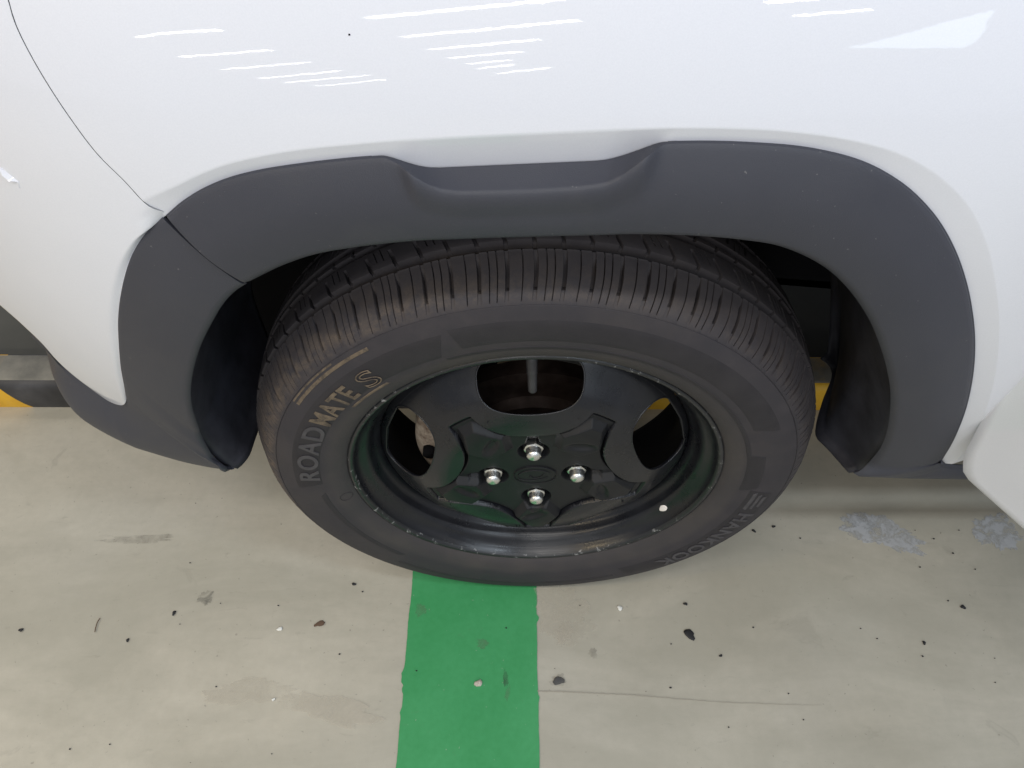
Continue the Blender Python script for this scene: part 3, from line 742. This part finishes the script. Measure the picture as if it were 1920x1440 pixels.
# steel disc with five hand holes
NH = 5
def disc_y(r):
    return float(np.interp(r, [.02, .070, .082, .092, .104, .115, .126, .138, .150, .160, .170, .178, .184, .1865], [.006, .000, -.0030, -.0046, -.0050, -.0038, -.0008, .0034, .0098, .0175, .0260, .0330, .0400, .0460]))
_r = np.linspace(.02, .1865, 400); _y = np.array([disc_y(r) for r in _r]); kk = np.hanning(27); kk /= kk.sum()
_y = np.convolve(np.pad(_y, 13, mode='edge'), kk, 'valid')
def disc_ys(r): return float(np.interp(r, _r, _y))
def disc_ya(r, a):
    e = star_r(a)+.0016-r; y = disc_ys(r)
    return y if e < 0 else y+(max(.0140, y)-y)*float(np.clip(e/.0011, 0, 1))
rin, rout, HW = .1235, .1805, .0585
def hole_w(r):
    if r <= rin or r >= rout: return 0.0
    s = (r-rin)/(rout-rin); a = HW*(math.sqrt(max(0, 1-(1-min(1, s/.72))**2)))
    if s > .78: a *= .74+.26*math.sqrt(max(0, 1-((s-.78)/.22)**2))
    return a/r
ringr = np.r_[np.linspace(.03, .083, 8), np.linspace(.0840, rin-.0006, 58), rin+(rout-rin)*(.5-.5*np.cos(np.linspace(0, math.pi, 64)))**1.15, rout+.0003, np.linspace(rout+.002, .1865, 6)]
V = []; Fc = []; NCs = 130; hole_edge = {h: ([], []) for h in range(NH)}
for h in range(NH):
    a0 = R(90+72*h)+ROT; off = len(V)
    for r in ringr:
        w_ = hole_w(r); s0 = a0+w_; s1 = a0+R(72)-w_
        for j in range(NCs+1):
            t = j/NCs; a = s0+(s1-s0)*t
            V.append((r*math.cos(a), disc_ya(r, a), r*math.sin(a)))
        if rin <= r <= rout:
            hole_edge[h][0].append((r, a0+w_)); hole_edge[h][1].append((r, a0-w_))
    Fc += [tuple(i+off for i in q) for q in grid_faces(len(ringr), NCs+1)]
disc = mesh_obj('wheel_disc', V, Fc, M_STEEL, wheel)
bm = bmesh.new(); bm.from_mesh(disc.data); bmesh.ops.remove_doubles(bm, verts=bm.verts, dist=.00015); bmesh.ops.recalc_face_normals(bm, faces=bm.faces); bm.to_mesh(disc.data); bm.free()
if sum(p.normal.y*p.area for p in disc.data.polygons) > 0: disc.data.flip_normals()
for p in disc.data.polygons: p.use_smooth = True
s = disc.modifiers.new('thickness', 'SOLIDIFY'); s.thickness = .0032; s.offset = -1
parts = []
for h in range(NH):
    L_, Rg = hole_edge[h]; loop = [(r*math.cos(a), disc_ys(r)+.0006, r*math.sin(a)) for r, a in L_]+[(r*math.cos(a), disc_ys(r)+.0006, r*math.sin(a)) for r, a in Rg[::-1]]
    loop = resample(np.array(loop+[loop[0]]), 150)[:-1]; v, f = tube_mesh(loop, .00115, 6, True)
    mesh_obj('hole_edge', v, f, M_STEEL, wheel)

# five-pointed cover: relief over a polar grid
def seg_dist(px, pz, poly):
    # signed distance to convex polygon (negative inside), approx by half planes
    d = -1
    for (x0, z0), (x1, z1) in zip(poly, poly[1:]+poly[:1]):
        ex, ez = x1-x0, z1-z0; L = math.hypot(ex, ez); d = max(d, ((px-x0)*ez-(pz-z0)*ex)/L)
    return d
pad = [(.062, -.0165), (.091, -.0325), (.1265, -.0105), (.1265, .0105), (.091, .0325), (.062, .0165)]   # radial, tangential ; ccw
def star_h(x, z):
    r = math.hypot(x, z); a = math.atan2(z, x); e = star_r(a)-r
    h = .0
    # arm coordinates
    k = round((a-R(126)-ROT)/R(72)); am = R(126)+ROT+k*R(72)
    u_ = x*math.cos(am)+z*math.sin(am); w_ = -x*math.sin(am)+z*math.cos(am)
    d = seg_dist(u_, w_, pad)
    h += .0085*(1-float(np.clip((d+.0074)/.0076, 0, 1)))
    h += .0012*(1-float(smooth(.033, .037, math.hypot(x/1.0, z/1.0))))*0
    # scoop pressed into each arm
    sx_, sz_ = (u_-.086), (w_+.004); ca, sa = math.cos(.5), math.sin(.5)
    p_, q_ = sx_*ca+sz_*sa, -sx_*sa+sz_*ca
    h -= .0038*math.exp(-((p_/.006)**2+(q_/.015)**2)**2)
    # web running to the tip, drop-off behind the pads
    h -= .0030*float(smooth(.100, .128, r))
    h -= .0090*(1-float(smooth(0, .0030, e)))
    # nut wells, opened outwards
    for q in range(4):
        b = R(90*q)+ROT; nx, nz = .050*math.cos(b), .050*math.sin(b)
        dx, dz = x-nx, z-nz; rr_ = math.hypot(dx, dz)
        ru = dx*math.cos(b)+dz*math.sin(b); rw = -dx*math.sin(b)+dz*math.cos(b)
        well = max(rr_-.0178, -1)
        chan = max(abs(rw)-.0130+.25*max(ru, 0), -ru, ru-.030)
        h_c = .0058*(1-float(smooth(-.004, .0006, chan)))*(1 if d > -.001 else .35)
        h -= h_c
        h = min(h, .0085)
        if well < .0012: h = -.016+(.016+h)*float(smooth(-.0030, .0010, well))
    # dished centre
    o_ = (x/.0262)**2+(z/.0192)**2
    h += .0010*(1-float(smooth(.86, 1.0, o_)))
    return h
NT, NRr = 900, 100
V = []; ry = .0010
for i in range(NT):
    a = 2*math.pi*i/NT; rs_ = star_r(a)
    for j in range(NRr+1):
        t = j/NRr; r = .002+(rs_-.002)*t
        x, z = r*math.cos(a), r*math.sin(a)
        V.append((x, ry-star_h(x, z)+(.004 if j == NRr else 0), z))
cover = mesh_obj('wheel_cover', V, grid_faces(NT, NRr+1, True)+[tuple(i*(NRr+1) for i in range(NT))], M_COVER, wheel, True, 38)
if sum(p.normal.y*p.area for p in cover.data.polygons) > 0: cover.data.flip_normals()

# oval badge on the cover
yb = ry-.0014
def ell(ax, az, a0, a1, n=60, dz=0, dx=0): return [(dx+ax*math.cos(a), yb, dz+az*math.sin(a)) for a in np.linspace(R(a0), R(a1), n)]
def rotp(P): return [(x*math.cos(ROT)-z*math.sin(ROT), y, x*math.sin(ROT)+z*math.cos(ROT)) for x, y, z in P]
parts = [tube_mesh(rotp(ell(.0255, .0183, 0, 354, 60)), .0007, 6, True)]
arc1 = ell(.0205, .0125, 20, 205, 40, -.001); parts.append(tube_mesh(rotp(arc1), np.r_[np.linspace(.0002, .0011, 20), np.linspace(.0011, .0003, 20)], 6))
arc2 = [(-.019+.034*t, yb, -.0075-.0045*math.sin(math.pi*t)+.003*t) for t in np.linspace(0, 1, 24)]; parts.append(tube_mesh(rotp(arc2), .0006, 6))
arc3 = catmull([(-.006, yb, -.001), (-.001, yb, -.006), (.006, yb, -.0035), (.011, yb, .003)], 8); parts.append(tube_mesh(rotp(arc3), np.linspace(.0012, .0005, len(arc3)), 6))
v, f = join(parts); mesh_obj('badge', v, f, M_COVER, wheel)

# lug nuts
def nut_mesh():
    rows = []
    def ringp(fn, y): rows.append([(fn(a)*math.cos(a), y, fn(a)*math.sin(a)) for a in np.linspace(0, 2*math.pi, 49)[:-1]])
    def hexr(R_): return lambda a: R_*math.cos(math.pi/6)/math.cos(((a+math.pi/6) % (math.pi/3))-math.pi/6)
    circ = lambda R_: (lambda a: R_)
    ringp(circ(.0125), .0185); ringp(circ(.0125), .0165); ringp(hexr(.0122), .0163); ringp(hexr(.0122), .0062)
    ringp(lambda a: min(hexr(.0122)(a), .0112), .0048); ringp(circ(.0092), .0040); ringp(circ(.0088), .0030); ringp(circ(.0086), -.0028)
    for t in np.linspace(.15, .95, 7): ringp(circ(.0086*math.cos(t*math.pi/2)), -.0028-.0055*math.sin(t*math.pi/2))
    V = [p for r_ in rows for p in r_]; m = len(rows); Fc = []
    for i in range(m-1):
        for k in range(48): Fc.append((i*48+k, i*48+(k+1) % 48, (i+1)*48+(k+1) % 48, (i+1)*48+k))
    Fc.append(tuple(range((m-1)*48, m*48))); return V, Fc
v, f = nut_mesh(); nut0 = mesh_obj('lug_nut', v, f, M_NUT, wheel, True, 28)
for q in range(4):
    b = R(90*q)+ROT; o = nut0 if q == 0 else nut0.copy()
    if q: COL.objects.link(o); o.parent = wheel
    o.location = (.050*math.cos(b), -.0012, .050*math.sin(b)); o.rotation_euler = (0, .4+q*.9, 0)

# valve stem, pointing to the hub inside the top hole
va = R(92.2); vx, vz = math.cos(va), math.sin(va)
P = [(vx*r, y, vz*r) for r, y in [(.190, .0300), (.182, .0266), (.174, .0232), (.1680, .02065), (.1672, .0203), (.158, .0164), (.149, .0126), (.1470, .01175)]]
v, f = tube_mesh(P, [.0062, .0060, .0058, .0056, .0050, .0050, .0047, .0030], 16); mesh_obj('valve_stem', v, f, M_VALVE, wheel)
# paint dab on the rim well
V = []; ad, rd = R(-32.7), .2035
for ring_, k in ((1.0, 0), (.8, .0012), (.4, .0018)):
    for i in range(24):
        a = 2*math.pi*i/24; ex = .0066*ring_*math.cos(a); ez = .0052*ring_*math.sin(a)*(1-.35*max(0, -math.cos(a)))
        aa = ad+ex/rd; r = rd+ez*.7; yq = float(np.interp(r, [.1995, .2035, .2085, .2125], [.0205, .0175, .0140, .0090]))
        V.append((r*math.cos(aa), yq-.0006-k*.5, r*math.sin(aa)))
Fc = [(s_*24+i, s_*24+(i+1) % 24, (s_+1)*24+(i+1) % 24, (s_+1)*24+i) for s_ in range(2) for i in range(24)]+[tuple(range(48, 72))]
mesh_obj('paint_dab', V, Fc, M_MARK, wheel)

# brake parts seen through the holes
brake = empty('brake', (0, 0, ZC), car)
lathe('brake_disc', [(.02, .045), (.075, .045), (.078, .060), (.120, .060), (.120, .080), (.075, .080), (.06, .12), (.02, .12)], 96, M_DISC, brake, 40)
cal = []
for a in np.linspace(R(150), R(205), 12):
    cal.append([(r*math.cos(a), y, r*math.sin(a)) for r, y in [(.080, .050), (.086, .040), (.110, .036), (.135, .040), (.146, .052), (.148, .090), (.135, .110), (.09, .110)]])
o = grid_obj('brake_caliper', np.array(cal), M_IRON, brake, .004, sharp=40)
b_ = o.modifiers.new('edge', 'BEVEL'); b_.width = .003; b_.segments = 2
pc = at_y(806, 845, .036)-np.array([0, 0, ZC])
v, f = tube_mesh([(pc[0], .030, pc[2]), (pc[0], .042, pc[2])], .0085, 16); mesh_obj('caliper_bolt', v, f, M_DARK, brake)

# ------------------------------------------------------------------ grit and litter on the floor
def lump(name, px, size, mat, flat=.45, stretch=1.0, rot=0, seed=0, z=0.0, seg=10):
    rr = random.Random(seed); c = at_z(px[0], px[1], 0); V = []
    for k, (rs_, hz) in enumerate([(1.0, 0), (1.0, .35), (.78, .8), (.35, 1.0)]):
        for i in range(seg):
            a = 2*math.pi*i/seg; j = 1+.22*math.sin(2*a+seed)+.16*math.sin(3*a+seed*2.3)+rr.uniform(-.08, .08)
            x, y = size*rs_*j*math.cos(a)*stretch, size*rs_*j*math.sin(a)
            V.append((x*math.cos(rot)-y*math.sin(rot), x*math.sin(rot)+y*math.cos(rot), hz*size*flat))
    Fc = [(k*seg+i, k*seg+(i+1) % seg, (k+1)*seg+(i+1) % seg, (k+1)*seg+i) for k in range(3) for i in range(seg)]+[tuple(range(3*seg, 4*seg))]
    o = mesh_obj(name, V, Fc, mat); o.location = (c[0], c[1], .0014+z); return o
g = 'bits of litter on the floor'
tag(lump('rubber_chip', (1293, 1190), .0056, M_CHIP, .25, 1.9, -.75, 4), 'long black rubber chip on the concrete right of the green line', 'rubber chip', g)
tag(lump('rubber_crumb', (1285, 1133), 0.0027, M_CHIP, .6, 1.0, 0, 2), 'round black crumb just above the long black rubber chip', 'crumb', g)
tag(lump('tar_blob', (1047, 1277), .0058, M_SMEAR, .18, 1.35, -.3, 6), 'flat dark smear right beside the green line above the floor crack', 'tar blob', g)
tag(lump('pebble', (897, 1282), .0052, M_STONE, .75, 1.0, .4, 8), 'small pale pebble lying on the green line', 'pebble', g)
tag(lump('rubber_crumb', (40, 1182), 0.0027, M_CHIP, .6, 1.2, .6, 3), 'black crumb at the far left edge of the floor', 'crumb', g)
tag(lump('rubber_crumb', (240, 1201), 0.0024, M_CHIP, .6, 1.0, 0, 5), 'black crumb on bare floor left, right of the brown twig', 'crumb', g)
tag(lump('rubber_crumb', (327, 1150), 0.0028, M_CHIP, .5, 1.3, 1.1, 7), 'ragged black crumb on the left floor, below the dark scribbled mark', 'crumb', g)
tag(lump('rubber_crumb', (664, 1096), 0.0025, M_CHIP, .6, 1.2, .2, 9), 'black crumb close to the tyre, left of the green line', 'crumb', g)
tag(lump('rubber_crumb', (1805, 1139), 0.0031, M_CHIP, .6, 1.2, .1, 10), 'black crumb near the right edge of the floor, below the open door', 'crumb', g)
tag(lump('rubber_crumb', (1732, 1206), 0.0026, M_CHIP, .6, 1.0, .5, 12), 'black crumb low on the right floor, lower left of its neighbour', 'crumb', g)
tag(lump('rubber_crumb', (1351, 1230), 0.0020, M_CHIP, .6, 1.2, .1, 13), 'small black crumb right below the long black rubber chip', 'crumb', g)
tag(lump('rubber_crumb', (1450, 988), 0.0023, M_CHIP, .6, 1.2, .1, 14), 'black crumb beside the tyre on the right, nearest the grey patch', 'crumb', g)
tag(lump('rubber_crumb', (1413, 996), 0.0023, M_CHIP, .6, 1.4, -.5, 15), 'black crumb hard against the lower right of the tyre', 'crumb', g)
tag(lump('leaf_bit', (600, 1170), .0040, M_BROWN, .2, 2.0, .6, 16), 'brown bit of leaf on the floor left of the green line', 'leaf bit', g)
tag(lump('paint_flake', (1162, 1141), .0036, M_FLAKE, .5, 1.1, .3, 17), 'white flake on the floor right of the green line', 'flake', g)
tag(lump('paint_flake', (525, 1180), .0026, M_FLAKE, .4, 1.8, 0, 18), 'tiny white flake on the left floor near the brown leaf bit', 'flake', g)
tag(lump('paint_flake', (513, 1312), .0022, M_FLAKE, .5, 1.0, 0, 19), 'tiny round white flake low on the left floor', 'flake', g)
P = [at_z(u, v, 0)+np.array([0, 0, .0022]) for u, v in [(179, 1186), (181, 1176), (184, 1167), (189, 1160)]]
v, f = tube_mesh(catmull(P, 5), .0007, 6); tag(mesh_obj('twig', v, f, M_BROWN), 'thin curved brown twig on the left floor', 'twig', g)
# everything smaller: one scatter
parts = []
spots = [(1715, 995), (1750, 1011), (1500, 1010), (1797, 995), (1786, 1038), (1724, 1064), (1828, 1068), (1805, 1138), (1258, 1208), (1257, 1290), (1412, 1177), (1613, 1179), (1644, 1198), (1777, 1127), (1729, 1231),
         (1366, 1364), (1506, 1350), (1478, 1301), (1865, 1280), (357, 1056), (637, 1227), (207, 1396), (132, 1405), (406, 1288), (781, 1258), (949, 1178), (1087, 1136), (680, 1110), (414, 1132), (338, 1171), (522, 1136)]
rr = random.Random(5)
for _ in range(22): spots.append((rr.uniform(-60, 1980), rr.uniform(800, 1470)))
for u, vv in spots:
    c = at_z(u, vv, 0); sz_ = rr.choice([.0004, .0005, .0005, .0006, .0008]) if (u, vv) not in spots[:31] else rr.uniform(.0008, .0014)
    if c[1] > .3: continue
    a0 = rr.uniform(0, 6); pts = []
    for hz, rs_ in ((0, 1), (.8, .6)):
        for i in range(6):
            a = a0+i*math.pi/3; q = sz_*rs_*rr.uniform(.7, 1.25); pts.append((c[0]+q*math.cos(a)*1.3, c[1]+q*math.sin(a), .0015+hz*sz_))
    parts.append((pts, [(i, (i+1) % 6, 6+(i+1) % 6, 6+i) for i in range(6)]+[tuple(range(6, 12))]))
v, f = join(parts); tag(mesh_obj('grit', v, f, M_CHIP, None, False), 'fine dark grit scattered over the floor', 'grit', kind='stuff')
